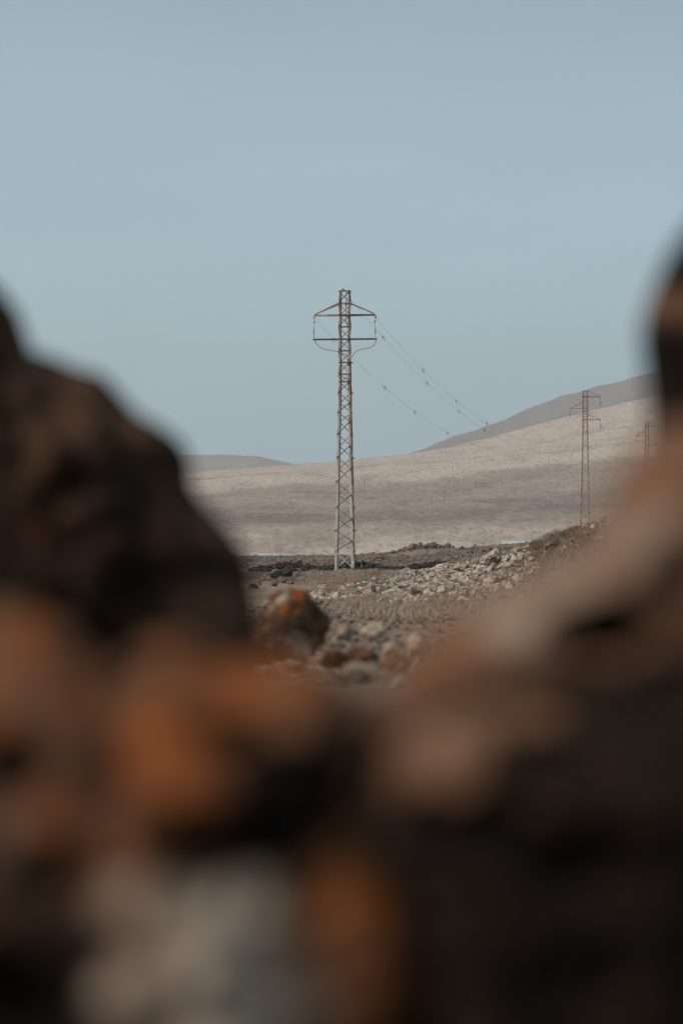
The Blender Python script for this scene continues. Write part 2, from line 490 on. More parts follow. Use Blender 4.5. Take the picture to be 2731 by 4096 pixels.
boulder('big dark brown lava rock on the left, its stepped edge against the sky',
        [(-900, 1500), (-300, 1400), (60, 1372), (165, 1412), (280, 1462), (414, 1500), (480, 1577), (547, 1654), (631, 1703), (722, 1766), (762, 1836), (765, 1928), (810, 2012), (880, 2075), (950, 2152), (990, 2222), (1010, 2330), (1030, 2450), (1060, 2640), (1050, 3000), (900, 3600), (-900, 3600)],
        3.5, .28, (.02, 0, .36), [(300, 1560, 170, 'b', .45), (340, 1790, 90, 'b', .42), (180, 2110, 80, 'o', .42), (820, 2470, 170, 'b', .55), (640, 2610, 130, 'o', .45), (60, 1500, 150, 'b', .4), (600, 2150, 200, 'b', .34)],
        [(560, 1850, 120, 90, .05), (470, 2760, 90, 110, .07), (300, 1960, 160, 60, .04)], 2, .065, sub=7, centre=(150, 2250), lean=.12)
boulder('dark lava knob standing up at the left edge',
        [(-600, 1300), (-330, 1010), (-120, 1060), (0, 1150), (70, 1240), (98, 1350), (140, 1480), (120, 1700), (-200, 1800), (-600, 1700)],
        3.5, .16, (.02, 0, .34), (), (), 1, .03)
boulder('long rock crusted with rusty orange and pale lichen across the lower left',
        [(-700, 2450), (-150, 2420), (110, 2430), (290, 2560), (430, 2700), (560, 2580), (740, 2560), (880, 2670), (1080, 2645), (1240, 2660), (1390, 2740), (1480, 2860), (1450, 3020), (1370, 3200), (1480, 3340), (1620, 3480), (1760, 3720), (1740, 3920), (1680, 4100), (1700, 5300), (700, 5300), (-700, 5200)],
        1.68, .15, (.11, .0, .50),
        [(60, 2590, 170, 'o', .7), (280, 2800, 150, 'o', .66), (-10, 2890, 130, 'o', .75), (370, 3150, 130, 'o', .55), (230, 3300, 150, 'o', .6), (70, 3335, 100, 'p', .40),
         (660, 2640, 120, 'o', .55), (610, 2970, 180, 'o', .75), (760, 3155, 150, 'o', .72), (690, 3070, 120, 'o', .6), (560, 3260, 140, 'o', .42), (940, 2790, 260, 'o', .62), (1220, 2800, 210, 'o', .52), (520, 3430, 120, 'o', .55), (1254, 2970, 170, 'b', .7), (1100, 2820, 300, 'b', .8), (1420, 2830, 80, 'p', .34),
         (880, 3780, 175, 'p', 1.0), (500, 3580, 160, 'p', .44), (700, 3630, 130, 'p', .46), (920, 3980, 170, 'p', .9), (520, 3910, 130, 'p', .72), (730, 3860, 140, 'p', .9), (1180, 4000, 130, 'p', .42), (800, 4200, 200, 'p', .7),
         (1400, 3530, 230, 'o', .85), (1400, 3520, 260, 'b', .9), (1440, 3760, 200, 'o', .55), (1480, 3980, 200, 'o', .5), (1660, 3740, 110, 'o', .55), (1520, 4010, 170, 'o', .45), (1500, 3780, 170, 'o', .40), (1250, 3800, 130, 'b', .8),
         (1250, 3240, 220, 'b', -.5), (1250, 3240, 260, 'o', -.3), (850, 3390, 160, 'b', -.4), (120, 3950, 260, 'b', -.5), (120, 3950, 300, 'o', -.3), (150, 3600, 200, 'o', -.2)],  # negative spots blacken the hollows dented below: shade put into the crust colour
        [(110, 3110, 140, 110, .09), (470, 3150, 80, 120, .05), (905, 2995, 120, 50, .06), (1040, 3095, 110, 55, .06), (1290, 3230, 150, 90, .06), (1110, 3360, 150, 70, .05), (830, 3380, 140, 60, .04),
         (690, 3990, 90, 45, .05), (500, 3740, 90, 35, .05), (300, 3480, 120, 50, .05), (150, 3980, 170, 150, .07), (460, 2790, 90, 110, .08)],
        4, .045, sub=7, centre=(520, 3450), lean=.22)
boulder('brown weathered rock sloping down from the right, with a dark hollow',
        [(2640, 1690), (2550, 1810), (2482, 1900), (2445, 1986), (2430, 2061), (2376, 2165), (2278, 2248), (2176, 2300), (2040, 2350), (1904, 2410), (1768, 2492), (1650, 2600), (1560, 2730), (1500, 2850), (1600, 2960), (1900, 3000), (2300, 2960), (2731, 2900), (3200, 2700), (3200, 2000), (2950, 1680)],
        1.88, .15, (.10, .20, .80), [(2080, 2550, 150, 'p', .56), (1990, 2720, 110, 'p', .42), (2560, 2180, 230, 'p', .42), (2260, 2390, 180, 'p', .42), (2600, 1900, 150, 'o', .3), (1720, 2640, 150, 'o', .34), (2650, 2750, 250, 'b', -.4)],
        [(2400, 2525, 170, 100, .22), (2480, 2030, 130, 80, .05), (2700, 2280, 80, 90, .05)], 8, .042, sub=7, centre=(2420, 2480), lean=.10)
boulder('near black lava rock at the right edge, taller than the hill',
        [(2830, 800), (2680, 1000), (2605, 1170), (2570, 1300), (2590, 1430), (2605, 1600), (2610, 1760), (2620, 2000), (2640, 2800), (2700, 3900), (3400, 3900), (3300, 1100), (3100, 800)],
        2.80, .19, (0, 0, .14), [(2700, 1190, 100, 'b', .6)], [(2690, 1400, 60, 120, .03)], 9, .03, centre=(2900, 1900))
boulder('dark lava rock filling the lower right, its shade and sunlit brown ledge painted in',
        [(1380, 3400), (1420, 3200), (1540, 3040), (1660, 2920), (1880, 2860), (2150, 2800), (2500, 2740), (2850, 2700), (3200, 2900), (3200, 5200), (2400, 5300), (1650, 5200), (1620, 4300), (1640, 3900), (1500, 3600)],
        1.68, .14, (0, 0, .20), [(1800, 3010, 220, 'b', .85), (2130, 2910, 170, 'b', .6), (1540, 3260, 170, 'b', .62), (1830, 3000, 100, 'p', .32), (2190, 3255, 110, 'b', .55), (1650, 3120, 160, 'b', .6), (2330, 3750, 200, 'b', .22)],  # crust weights paint the shaded lower face black and the sunlit ledge brown
        [(2250, 3080, 160, 80, .06), (1900, 3300, 250, 90, .06), (2350, 3450, 220, 120, .06)], 10, .05, sub=7, centre=(2250, 3500), lean=.16)
boulder('dark brown lava rock closing the foot of the gap',
        [(1230, 2950), (1380, 2830), (1480, 2800), (1620, 2770), (1760, 2830), (1850, 3000), (1700, 3450), (1300, 3450)],
        2.40, .12, (0, 0, .42), [(1600, 2830, 110, 'b', .6)], (), 14, .03)

# ---------------------------------------------------------------- loose rocks
PALE = stone_material('pale_lichened_lava', (0.075, 0.052, 0.040), (0.32, 0.25, 0.20), (0.53, 0.455, 0.385), -.3, 5.0)
BROWN = stone_material('brown_lava_stone', (0.032, 0.023, 0.019), (0.115, 0.08, 0.06), (0.25, 0.195, 0.16), 0, 5.0)
BLACKS = stone_material('dark_wall_stone', (0.016, 0.012, 0.010), (0.034, 0.025, 0.020), (0.11, 0.085, 0.07), 0, 7.0, (.42, .68))
NEARR = stone_material('mid_lichened_lava', (0.05, 0.036, 0.03), (0.15, 0.105, 0.078), (0.36, 0.30, 0.25), 0, 9.0)

def rock_mesh(seed, sub=3, rough=.34, flat=.8):
    v0, f0 = ICO[sub]
    q = v0 * np.array([1.15, 1.0, flat])
    d = fbm(v0 * 1.1 + seed * 7.7, 3, seed) * .9 + .5 * fbm(v0 * 2.6 + seed, 4, seed + 3, ridged=True)
    q = q * (1 + rough * d)[:, None]
    # a few broken faces
    r = np.random.default_rng(seed)
    for k in range(11):
        n = r.standard_normal(3); n /= np.linalg.norm(n)
        h = q @ n; lim = .46 + .3 * r.random()
        q = q - np.clip(h - lim, 0, None)[:, None] * n * .95
    return mesh_np('rock', q, f0, False)
def meshes(mat, n, s0, **kw):
    out = []
    for i in range(n):
        m = rock_mesh(s0 + i, **kw); m.materials.append(mat); out.append(m)
    return out
PALE_M = meshes(PALE, 9, 100)
BROWN_M = meshes(BROWN, 7, 140)
WALL_M = meshes(BLACKS, 6, 180, sub=2, rough=.2)

def put_rock(ms, x, y, r, label, group=None, sink=.25, name='rock', cat='rock', parent=None):
    me = random.choice(ms)
    z = ground_z(x, y)
    return link(name, me, None, parent, label, cat, group, None, (x, y, z + r * (.55 - sink)),
                (random.uniform(-.35, .35), random.uniform(-.35, .35), random.uniform(0, 6.28)),
                (r * random.uniform(.8, 1.25), r * random.uniform(.8, 1.25), r * random.uniform(.75, 1.1)))

def at_ground(px, py):
    """walk the ray of a pixel to the ground"""
    d = np.geomspace(6, 320, 400)
    x, z = (px - 1365.5) * d / F, CAMZ + (HZ - py) * d / F
    hit = np.nonzero(z < ground_z(x, d))[0]
    if len(hit) == 0: return None
    return P(px, py, d[hit[0]])

# the pale rock field right of the pylon
FIELD = [(1545, 2305), (1700, 2262), (1850, 2240), (1960, 2215), (2130, 2235), (2150, 2300), (2040, 2350), (1900, 2400), (1700, 2440), (1560, 2440), (1260, 2400), (1250, 2380), (1540, 2370)]
def inside(px, py, poly):
    c = False; n = len(poly)
    for i in range(n):
        (x1, y1), (x2, y2) = poly[i], poly[i - 1]
        if (y1 > py) != (y2 > py) and px < (x2 - x1) * (py - y1) / (y2 - y1) + x1: c = not c
    return c
big = [(1985, 2262, 60, 'large pale rock with orange top, highest of the rock field'), (2040, 2250, 45, 'long pale slab beside the highest rock of the field'),
       (1855, 2390, 32, 'rounded white rock at the lower edge of the rock field'), (1780, 2365, 50, 'broad whitish rock in the middle of the rock field'),
       (1920, 2400, 30, 'pale angular rock at the right lower end of the rock field'), (1850, 2290, 40, 'pale upright rock where the dark wall meets the rock field'),
       (2110, 2245, 30, 'grey rock under the red brown bushes, right end of the field'), (1290, 2390, 34, 'flat whitish rock left of the dry grass, by the round boulder')]
for (px, py, rp, lab) in big:
    q = at_ground(px, py)
    put_rock(PALE_M, q[0], q[1], rp * q[1] / F, lab)
n = 0
while n < 230:
    px, py = random.uniform(1240, 2160), random.uniform(2215, 2445)
    if not inside(px, py, FIELD): continue
    q = at_ground(px, py)
    if q is None or q[1] > 125: continue
    rp = 10 + 32 * random.random() ** 1.8
    put_rock(PALE_M, q[0], q[1], rp * q[1] / F, 'pale lichened lava rock strewn right of the pylon', 'pale rocks of the rock field', random.uniform(.3, .6))
    n += 1

# dry stone wall behind the pylon
def wall_line(t):
    return -4.6 + 12.6 * t, 121 - 5.5 * t ** 2
wall = link('dry_stone_wall', None, label='low dark dry stone wall running behind the pylon', cat='wall', loc=(0, 121, 0))
for i in range(300):
    t = random.random(); lay = random.random()
    x, y = wall_line(t)
    y += random.uniform(-.30, .30) * (1.2 - lay); r = random.uniform(.07, .15)
    o = link('stone', random.choice(WALL_M), None, wall, loc=(x, y - 121, ground_z(x, y) + .03 + .42 * lay * (.8 + .3 * math.sin(x * 1.7))),
             rot=(random.random() * 6, random.random() * 6, random.random() * 6), scale=(r * 1.2, r, r * .9))
def rubble(n, fn, mat, name, sub=2, **kw):
    V, Fc, k = [], [], 0
    src = [np.array([c.co[:] for c in m.vertices]) for m in WALL_M]
    f0 = ICO[2][1]
    pts = [fn() for _ in range(n)]
    zz = ground_z(np.array([p[0] for p in pts]), np.array([p[1] for p in pts]))
    for (x, y, r, dz), z in zip(pts, zz):
        a = random.random() * 6.28; c, s = math.cos(a), math.sin(a)
        q = random.choice(src) @ np.array([[c, -s, 0], [s, c, 0], [0, 0, 1]])
        q = q * np.array([r * random.uniform(.8, 1.4), r, r * random.uniform(.6, 1)]) + np.array([x, y, z + dz + r * .2])
        V.append(q); Fc.append(f0 + k); k += len(q)
    return link(name, mesh_np(name, np.concatenate(V), np.concatenate(Fc), False), mat, **kw)
def wall_fill():
    t = random.random(); lay = random.random(); x, y = wall_line(t)
    return x, y + random.uniform(-.45, .45) * (1.15 - lay), random.uniform(.06, .13), .40 * lay * (.8 + .3 * math.sin(x * 1.7))
rubble(900, wall_fill, BLACKS, 'wall_rubble', parent=wall, kind='stuff').location = (0, -121, 0)

# small stones: over the rock field, the flats behind and the slopes
def field_pt():
    while True:
        px, py = random.uniform(1150, 2250), random.uniform(2200, 2450)
        if inside(px, py, FIELD): break
    d = random.uniform(58, 112)
    x = (px - 1365.5) * d / F
    return x, d, random.uniform(.03, .13), 0
rubble(2200, field_pt, PALE, 'pale_rubble', label='small pale rubble between the rocks of the rock field', cat='rubble', kind='stuff')
def flats_pt():
    d = 126 + 170 * random.random() ** 1.3
    return random.uniform(-.05, .09) * d, d, random.uniform(.05, .26), 0
rubble(2600, flats_pt, BROWN, 'lava_rubble', label='brown lava stones strewn over the flats behind the wall', cat='rubble', kind='stuff')
def near_pt():
    d = 9 + 45 * random.random()
    return random.uniform(-.05, .10) * d, d, random.uniform(.015, .06) * (1 + d / 40), 0
rubble(900, near_pt, NEARR, 'near_rubble', label='small stones on the near slope below the gap', cat='rubble', kind='stuff')

# outcrop heap on the skyline
for i in range(34):
    a, b = random.gauss(0, 1), random.gauss(0, 1)
    x, y = 8.4 + a * 1.7, 243 + b * 4
    put_rock(BROWN_M, x, y, random.uniform(.25, .7) * math.exp(-a * a * .12), 'dark brown lava rock of the heap on the skyline', 'heap of lava rocks on the skyline', .1)
for i in range(40):
    t = random.random()
    px = 1840 + 330 * t; d = random.uniform(200, 262); x = (px - 1365.5) * d / F
    put_rock(BROWN_M, x, d, random.uniform(.2, .5), 'small brown lava rock on the low bank right of the heap', 'lava rocks on the far bank', .1)
# dark rocks left of the pylon
for i, (px, py, rp) in enumerate([(1105, 2295, 30), (1150, 2285, 34), (1060, 2310, 24), (1185, 2300, 22), (1130, 2320, 26), (1035, 2330, 22), (1090, 2335, 20), (1195, 2282, 18), (1165, 2330, 16), (1010, 2345, 22)]):
    q = at_ground(px, py + rp * .7)
    put_rock(BROWN_M if i != 1 else WALL_M, q[0], q[1], rp * q[1] / F, 'dark lava rock of the clump left of the pylon', 'clump of dark rocks left of the pylon', .05)
# stones along the crest of the right-hand rise
for i in range(46):
    px = random.uniform(2180, 2560); d = random.uniform(70, 88)
    x = (px - 1365.5) * d / F
    put_rock(BROWN_M if random.random() < .7 else PALE_M, x, d, random.uniform(.06, .22), 'small dark rock on the crest of the right rise', 'rocks on the right rise', .1)

# the round boulder with the orange patch, out of focus behind the gap, and the stones beside it
def crusted(px, py, d, rp, label, seed, crust, spots=(), flat=.95):
    v0, f0 = ICO[4]
    r = rp * d / F
    q = v0 * np.array([1, .9, flat])
    r_ = np.random.default_rng(seed)
    for k_ in range(9):
        n_ = r_.standard_normal(3); n_ /= np.linalg.norm(n_)
        q = q - np.clip(q @ n_ - (.6 + .25 * r_.random()), 0, None)[:, None] * n_ * .9
    q = q * (1 + .42 * fbm(v0 * 1.3 + seed, 3, seed) + .34 * fbm(v0 * 3.4 + seed, 4, seed + 9, ridged=True))[:, None] * r
    c = P(px, py, d)
    w = np.tile(np.array(crust, float), (len(q), 1))
    for (sx, sy, sr, kind, st) in spots:
        g = P(sx, sy, d) - c
        dist = np.hypot(q[:, 0] - g[0], q[:, 2] - g[2]) / (sr * d / F)
        w[:, {'o': 0, 'p': 1, 'b': 2}[kind]] = np.maximum(w[:, {'o': 0, 'p': 1, 'b': 2}[kind]], np.clip(1.4 - dist * (1 + .6 * fbm(q / r * 3.5, 3, seed + 4)), 0, 1) * st * (q[:, 1] < .3 * r))
    return link('boulder' if rp > 90 else 'rock', mesh_np('boulder', q, f0, True, {'crust': w}), LAVA, label=label, cat='rock', loc=c)
crusted(1165, 2505, 15.4, 150, 'round brown boulder with a bright orange lichen patch, behind the gap', 70, (0, .15, .48),
        [(1190, 2365, 32, 'o', .8), (1145, 2435, 30, 'o', .8), (1205, 2415, 28, 'o', .75), (1120, 2375, 40, 'p', .7), (1200, 2580, 90, 'p', .5), (1060, 2430, 40, 'p', .5)])
for i, (px, py, d, rp, cr, lab) in enumerate([
        (1490, 2530, 17, 44, (0, 1.2, .6), 'pale blurred stone right of the round boulder'),
        (1412, 2735, 12, 40, (0, 1.3, .6), 'small white stone low in the gap'),
        (1560, 2592, 16, 26, (0, 1.1, .6), 'little pale stone in the middle of the gap'),
        (1665, 2585, 16, 46, (0, 1.1, .7), 'pale stone against the right rock slope'),
        (1380, 2530, 18, 36, (.15, .5, .7), 'brownish stone with pale top touching the round boulder'),
        (1445, 2640, 14, 60, (0, .1, .5), 'dark stone below the pale ones in the gap'),
        (1330, 2640, 14, 46, (0, .1, .35), 'dark stone under the right side of the round boulder'),
        (1570, 2660, 13, 55, (0, .3, .6), 'brown stone lowest on the right of the gap'),
        (1250, 2720, 12, 60, (.2, .3, .7), 'tan stone under the round boulder'),
        (1130, 2700, 12, 60, (.1, .15, .7), 'brown stone under the left of the round boulder')]):
    crusted(px, py, d, rp, lab, 80 + i, cr, (), .8)

# ---------------------------------------------------------------- dry grass and shrubs
def blades(pts, h, w, spread, name):
    V, n = [], len(pts)
    a = RNG.random(n) * 6.283; tilt = RNG.random(n) ** .7 * spread
    hh = h * (.5 + .8 * RNG.random(n)); ww = w * (.6 + .8 * RNG.random(n))
    dirv = np.stack([np.cos(a) * np.sin(tilt), np.sin(a) * np.sin(tilt), np.cos(tilt)], 1)
    side = np.stack([-np.sin(a + RNG.random(n)), np.cos(a + RNG.random(n)), np.zeros(n)], 1) * ww[:, None] * .5
    p0 = np.asarray(pts)
    mid = p0 + dirv * (hh * .55)[:, None]
    tip = p0 + dirv * hh[:, None] + np.stack([np.cos(a), np.sin(a), -np.ones(n) * .3], 1) * (hh * .22 * tilt)[:, None]
    V = np.stack([p0 - side, p0 + side, mid + side * .8, mid - side * .8, tip], 1).reshape(-1, 3)
    b = np.arange(n) * 5
    tris = np.concatenate([np.stack([b, b + 1, b + 2], 1), np.stack([b, b + 2, b + 3], 1), np.stack([b + 3, b + 2, b + 4], 1)])
    return mesh_np(name, V, tris, False)
GRASS = plain_material('dry_grey_grass', (0.25, 0.188, 0.142), (0.38, 0.302, 0.24), 3.0, .9, .05)
SHRUB = plain_material('red_brown_shrub', (0.15, 0.09, 0.066), (0.26, 0.175, 0.132), 2.0, .9, .05)
GSHRUB = plain_material('grey_brown_shrub', (0.27, 0.22, 0.18), (0.42, 0.355, 0.30), 2.0, .9, .05)

gx, gy = [], []
while len(gx) < 26000:
    d = random.uniform(78, 109.5); px = random.uniform(1180, 1610)
    if random.random() < min(1, (px - 1170) / 60, (1620 - px) / 80): gx.append((px - 1365.5) * d / F); gy.append(d)
for _ in range(9000):
    d = random.uniform(34, 62); px = random.gauss(1650, 190)
    gx.append((px - 1365.5) * d / F); gy.append(d)
for _ in range(5000):
    d = random.uniform(64, 84); px = random.uniform(1950, 2500)
    gx.append((px - 1365.5) * d / F); gy.append(d)
gx, gy = np.array(gx), np.array(gy)
gp = np.stack([gx, gy, ground_z(gx, gy) - .02], 1)
link('dry_grass', blades(gp, .19, .012, 1.0, 'dry_grass'), GRASS, label='dry grey grass covering the hump at the pylon foot and the slope before it', cat='grass', kind='stuff')

def shrub_mesh(seed, n=520, stems=11):
    r = np.random.default_rng(seed)
    pts = []
    a = r.random(n) * 6.283; el = r.random(n) ** .6 * 1.5; rad = .15 + .65 * r.random(n) ** .6
    p = np.stack([np.cos(a) * np.sin(el) * rad, np.sin(a) * np.sin(el) * rad, np.cos(el) * rad * .8 + .02], 1)
    return p
def make_shrub(seed, mat):
    crown = blades(shrub_mesh(seed), .26, .022, 1.3, 'crown'); crown.materials.append(mat)
    a = np.linspace(0, 6.28, 12)[:-1]
    st = np.stack([np.cos(a) * .05, np.sin(a) * .05, np.zeros(11) - .05], 1)
    stem = blades(np.repeat(st, 3, 0), .75, .03, 1.0, 'stem'); stem.materials.append(mat)
    return crown, stem
SH = [make_shrub(300 + i, SHRUB if i < 4 else GSHRUB) for i in range(7)]
def put_shrub(kind, x, y, s, label, group=None):
    root = link('dry_shrub', None, label=label, cat='shrub', group=group, loc=(x, y, ground_z(x, y)), rot=(0, 0, random.random() * 6.28), scale=(s, s, s * random.uniform(.75, 1.0)))
    root.empty_display_size = .1
    for nm, me in zip(('crown', 'stem'), SH[kind]): link(nm, me, None, root)
for i in range(40):
    px = random.uniform(2120, 2400); d = random.uniform(70, 86)
    x = (px - 1365.5) * d / F
    put_shrub(random.randrange(0, 4), x, d, random.uniform(.2, .38), 'red brown dry bush on the slope right of the rock field', 'red brown bushes on the right rise')
for i in range(10):
    px = random.uniform(2120, 2260); d = random.uniform(84, 92)
    put_shrub(random.randrange(4, 7), (px - 1365.5) * d / F, d, random.uniform(.3, .5), 'grey brown bush along the top of the right rise', 'grey bushes on top of the right rise')
for i in range(46):
    px = random.gauss(1505, 25) if i < 7 else random.uniform(1200, 1530); d = random.uniform(86, 108)
    put_shrub(0 if i < 5 else random.randrange(4, 7), (px - 1365.5) * d / F, d, random.uniform(.26, .42), 'low dry bush in the grass at the pylon foot', 'low bushes at the pylon foot')
q = (1528 - 1365.5) * 180 / F
put_shrub(1, q, 180, .9, 'single dark bush on the flats right of the pylon legs')

# ---------------------------------------------------------------- pylons
def prism(profile, p0, p1, ex, ey):
    """extrude a 2-D profile (along ex, ey) from p0 to p1"""
    p0, p1, ex, ey = (np.asarray(q, float) for q in (p0, p1, ex, ey))
    n = len(profile)
    ring = lambda p: [p + ex * a + ey * b for a, b in profile]
    v = ring(p0) + ring(p1)
    f = [[i, (i + 1) % n, (i + 1) % n + n, i + n] for i in range(n)] + [list(range(n))[::-1], list(range(n, 2 * n))]
    return v, f
def L_profile(w, t):
    return [(0, 0), (w, 0), (w, t), (t, t), (t, w), (0, w)]
def box_profile(w, h):
    return [(-w / 2, -h / 2), (w / 2, -h / 2), (w / 2, h / 2), (-w / 2, h / 2)]
def join(parts):
    V, Fc = [], []
    for v, f in parts:
        k = len(V); V += [tuple(q) for q in v]; Fc += [[i + k for i in p] for p in f]
    return V, Fc
def tube(pts, r, n=8):
    pts = [np.asarray(p, float) for p in pts]
    V, Fc = [], []
    for i, p in enumerate(pts):
        t = pts[min(i + 1, len(pts) - 1)] - pts[max(i - 1, 0)]
        t /= np.linalg.norm(t)
        u = np.cross(t, (0, 0, 1) if abs(t[2]) < .9 else (1, 0, 0)); u /= np.linalg.norm(u); w = np.cross(t, u)
        rr = r[i] if hasattr(r, '__len__') else r
        for k in range(n):
            a = k * 2 * math.pi / n
            V.append(tuple(p + (u * math.cos(a) + w * math.sin(a)) * rr))
    for i in range(len(pts) - 1):
        for k in range(n):
            Fc.append([i * n + k, i * n + (k + 1) % n, (i + 1) * n + (k + 1) % n, (i + 1) * n + k])
    Fc.append(list(range(n))[::-1]); Fc.append([len(V) - n + k for k in range(n)])
    return V, Fc
def smooth_path(c, n=10):
    c = [np.asarray(p, float) for p in c]
    c = [2 * c[0] - c[1]] + c + [2 * c[-1] - c[-2]]
    out = []
    for i in range(1, len(c) - 2):
        for k in range(n):
            t = k / n
            out.append(.5 * ((2 * c[i]) + (-c[i - 1] + c[i + 1]) * t + (2 * c[i - 1] - 5 * c[i] + 4 * c[i + 1] - c[i + 2]) * t * t + (-c[i - 1] + 3 * c[i] - 3 * c[i + 1] + c[i + 2]) * t ** 3))
    out.append(c[-2]); return out

class Pylon:
    def __init__(self, loc, rot, H, zj, wt, wb, steel, brace, label):
        self.root = link('lattice_pylon', None, label=label, cat='pylon', loc=loc, rot=(0, 0, rot))
        self.H, self.zj, self.wt, self.wb, self.steel, self.brace = H, zj, wt, wb, steel, brace
        self.M = Matrix.Translation(Vector([float(c) for c in loc])) @ Matrix.Rotation(rot, 4, 'Z')
    def half(self, z):
        return self.wt / 2 if z >= self.zj else self.wb / 2 + (self.wt - self.wb) / 2 * z / self.zj
    def part(self, name, vf, mat, label=None, smooth=False, parent=None):
        v, f = vf
        return link(name, mesh_np(name, v, f, smooth), mat, parent or self.root, label)
    def corner(self, sx, sy, z):
        h = self.half(z); return np.array([sx * h, sy * h, z])
    def legs(self, lw=.076, lt=.011):
        for sx in (-1, 1):
            for sy in (-1, 1):
                pr = L_profile(lw, lt)
                a = prism(pr, self.corner(sx, sy, -.4), self.corner(sx, sy, self.zj), (-sx, 0, 0), (0, -sy, 0))
                b = prism(L_profile(lw * .92, lt), self.corner(sx, sy, self.zj - .15) + np.array([-sx, -sy, 0]) * .012, self.corner(sx, sy, self.H) + np.array([-sx, -sy, 0]) * .002, (-sx, 0, 0), (0, -sy, 0))
                # splice plates with bolt heads
                leg = self.part('leg', join([a, b]), self.steel)
                for z in self.splices:
                    bits = []
                    c = self.corner(sx, sy, z)
                    for k in range(4):
                        for j in (0, 1):
                            q = c + np.array([-sx * (.022 + .038 * j), sy * .006, (k - 1.5) * .07])
                            bits.append(prism(box_profile(.018, .018), q - np.array([0, sy * .004, 0]), q + np.array([0, sy * .012, 0]), (1, 0, 0), (0, 0, 1)))
                    self.part('splice_bolts', join(bits), self.steel, parent=leg)
    def face(self, k, s, z, out=.006):
        """point on face k (0 front,1 right,2 back,3 left) at side s(-1/1)"""
        h = self.half(z)
        q = np.array([s * (h - .03), -h - out, z])
        c, sn = [(1, 0), (0, 1), (-1, 0), (0, -1)][k]
        return np.array([q[0] * c - q[1] * sn, q[0] * sn + q[1] * c, z])
    def strut(self, k, s0, z0, s1, z1, w=.036, name='diagonal_brace', mat=None, out=.004):
        p0, p1 = self.face(k, s0, z0, out), self.face(k, s1, z1, out)
        t = p1 - p0; t /= np.linalg.norm(t)
        nrm = np.array([[0, -1, 0], [1, 0, 0], [0, 1, 0], [-1, 0, 0]][k], float)
        side = np.cross(t, nrm); side /= np.linalg.norm(side)
        if side[2] < 0: side = -side
        self.part(name, prism([(-w / 2, 0), (w / 2, 0), (w / 2, w * .85), (w / 2 - .006, w * .85), (w / 2 - .006, .006), (-w / 2, .006)], p0 - t * .03, p1 + t * .03, side, nrm), mat or self.brace)
    def head(self, zs, rings, w=.036):
        for i in range(len(zs) - 1):
            for k in range(4):
                s = 1 if (i + (k % 2)) % 2 == 0 else -1
                self.strut(k, s, zs[i] - .05, -s, zs[i + 1] + .05, w)
        for z in rings:
            for k in range(4):
                self.strut(k, -1, z, 1, z, w, 'horizontal_brace', out=.008)
    def body(self, zs, w=.038):
        for i in range(len(zs) - 1):
            for k in range(4):
                s = 1 if (i + (k % 2)) % 2 == 0 else -1
                m = self.steel if i >= len(zs) - 3 else self.brace
                self.strut(k, s, zs[i] - .02, -s, zs[i + 1] + .02, w, mat=m)
    def arm(self, side, z, L, ztie, w=.07, mat=None):
        h = self.wt / 2
        tip = np.array([side * (h + L), 0, z])
        for sy in (-1, 1):
            p0 = np.array([-side * (h + .02), sy * (h + .03), z]); p1 = tip + np.array([0, sy * .03, 0])
            t = p1 - p0; t /= np.linalg.norm(t); sd = np.cross(t, (0, 0, 1))
            beam = self.part('crossarm_beam', prism([(-.006, -w / 2), (.006, -w / 2), (.006, w / 2 - .01), (w * .6, w / 2 - .01), (w * .6, w / 2), (-.006, w / 2)], p0, p1, sd, (0, 0, 1)), mat or self.brace)
            if ztie:
                a = np.array([side * (h - .04), sy * (h + .03), ztie]); b = tip + np.array([-side * .05, sy * .034, .03])
                t = b - a; t /= np.linalg.norm(t); sd = np.cross(t, (0, 0, 1)); sd /= np.linalg.norm(sd); up = np.cross(sd, t)
                self.part('tie_strut', prism(L_profile(.05, .007), a, b, sd, up), mat or self.brace)
        self.part('tip_plate', join([prism(box_profile(.10, .09), tip + np.array([0, -.045, -.06]), tip + np.array([0, .045, -.06]), (1, 0, 0), (0, 0, 1)),
                                     prism(box_profile(.05, .10), tip + np.array([side * .02, -.02, -.12]), tip + np.array([side * .02, .02, -.12]), (1, 0, 0), (0, 0, 1))]), self.steel, parent=beam)
        return tip
    def w(self, q):
        return np.array(self.M @ Vector([float(c) for c in q]))

PXM = F / 112.0
zz = lambda py: CAMZ + (HZ - py) / PXM
main_x = (1378.5 - 1365.5) / PXM
py1 = Pylon((main_x, 112, 0), math.radians(-7), zz(1163), zz(1527), .49, .85, STEEL, RUSTY, 'tall rusty lattice power pylon standing alone in the centre')
py1.splices = [zz(1527) + .05, zz(1852), zz(2186)]
py1.legs()
hz_px = [1166, 1214, 1261, 1307.5, 1357, 1403, 1450, 1497, 1527]
py1.head([zz(p) for p in hz_px], [zz(p) for p in (1166, 1214, 1261, 1307.5, 1357, 1403, 1450, 1497, 1527)])
py1.body([zz(p) for p in (1529, 1570, 1611, 1650.5, 1687.5, 1737, 1783, 1830.5, 1874, 1927, 1978, 2029, 2076, 2122, 2164, 2207, 2270)] + [-.25])
zA, zB = zz(1261), zz(1357)
tipL = py1.arm(-1, zA, 1.18, zz(1214)); tipR = py1.arm(1, zA, 1.18, zz(1214))
hb = .245
for sy in (-1, 1):
    py1.part('lower_crossbar', prism([(-.005, -.028), (.005, -.028), (.005, .022), (.035, .022), (.035, .028), (-.005, .028)], (-1.46, sy * (hb + .03) * .55 - .0, zB), (1.46, sy * (hb + .03) * .55, zB), (0, -1, 0), (0, 0, 1)), RUSTY)
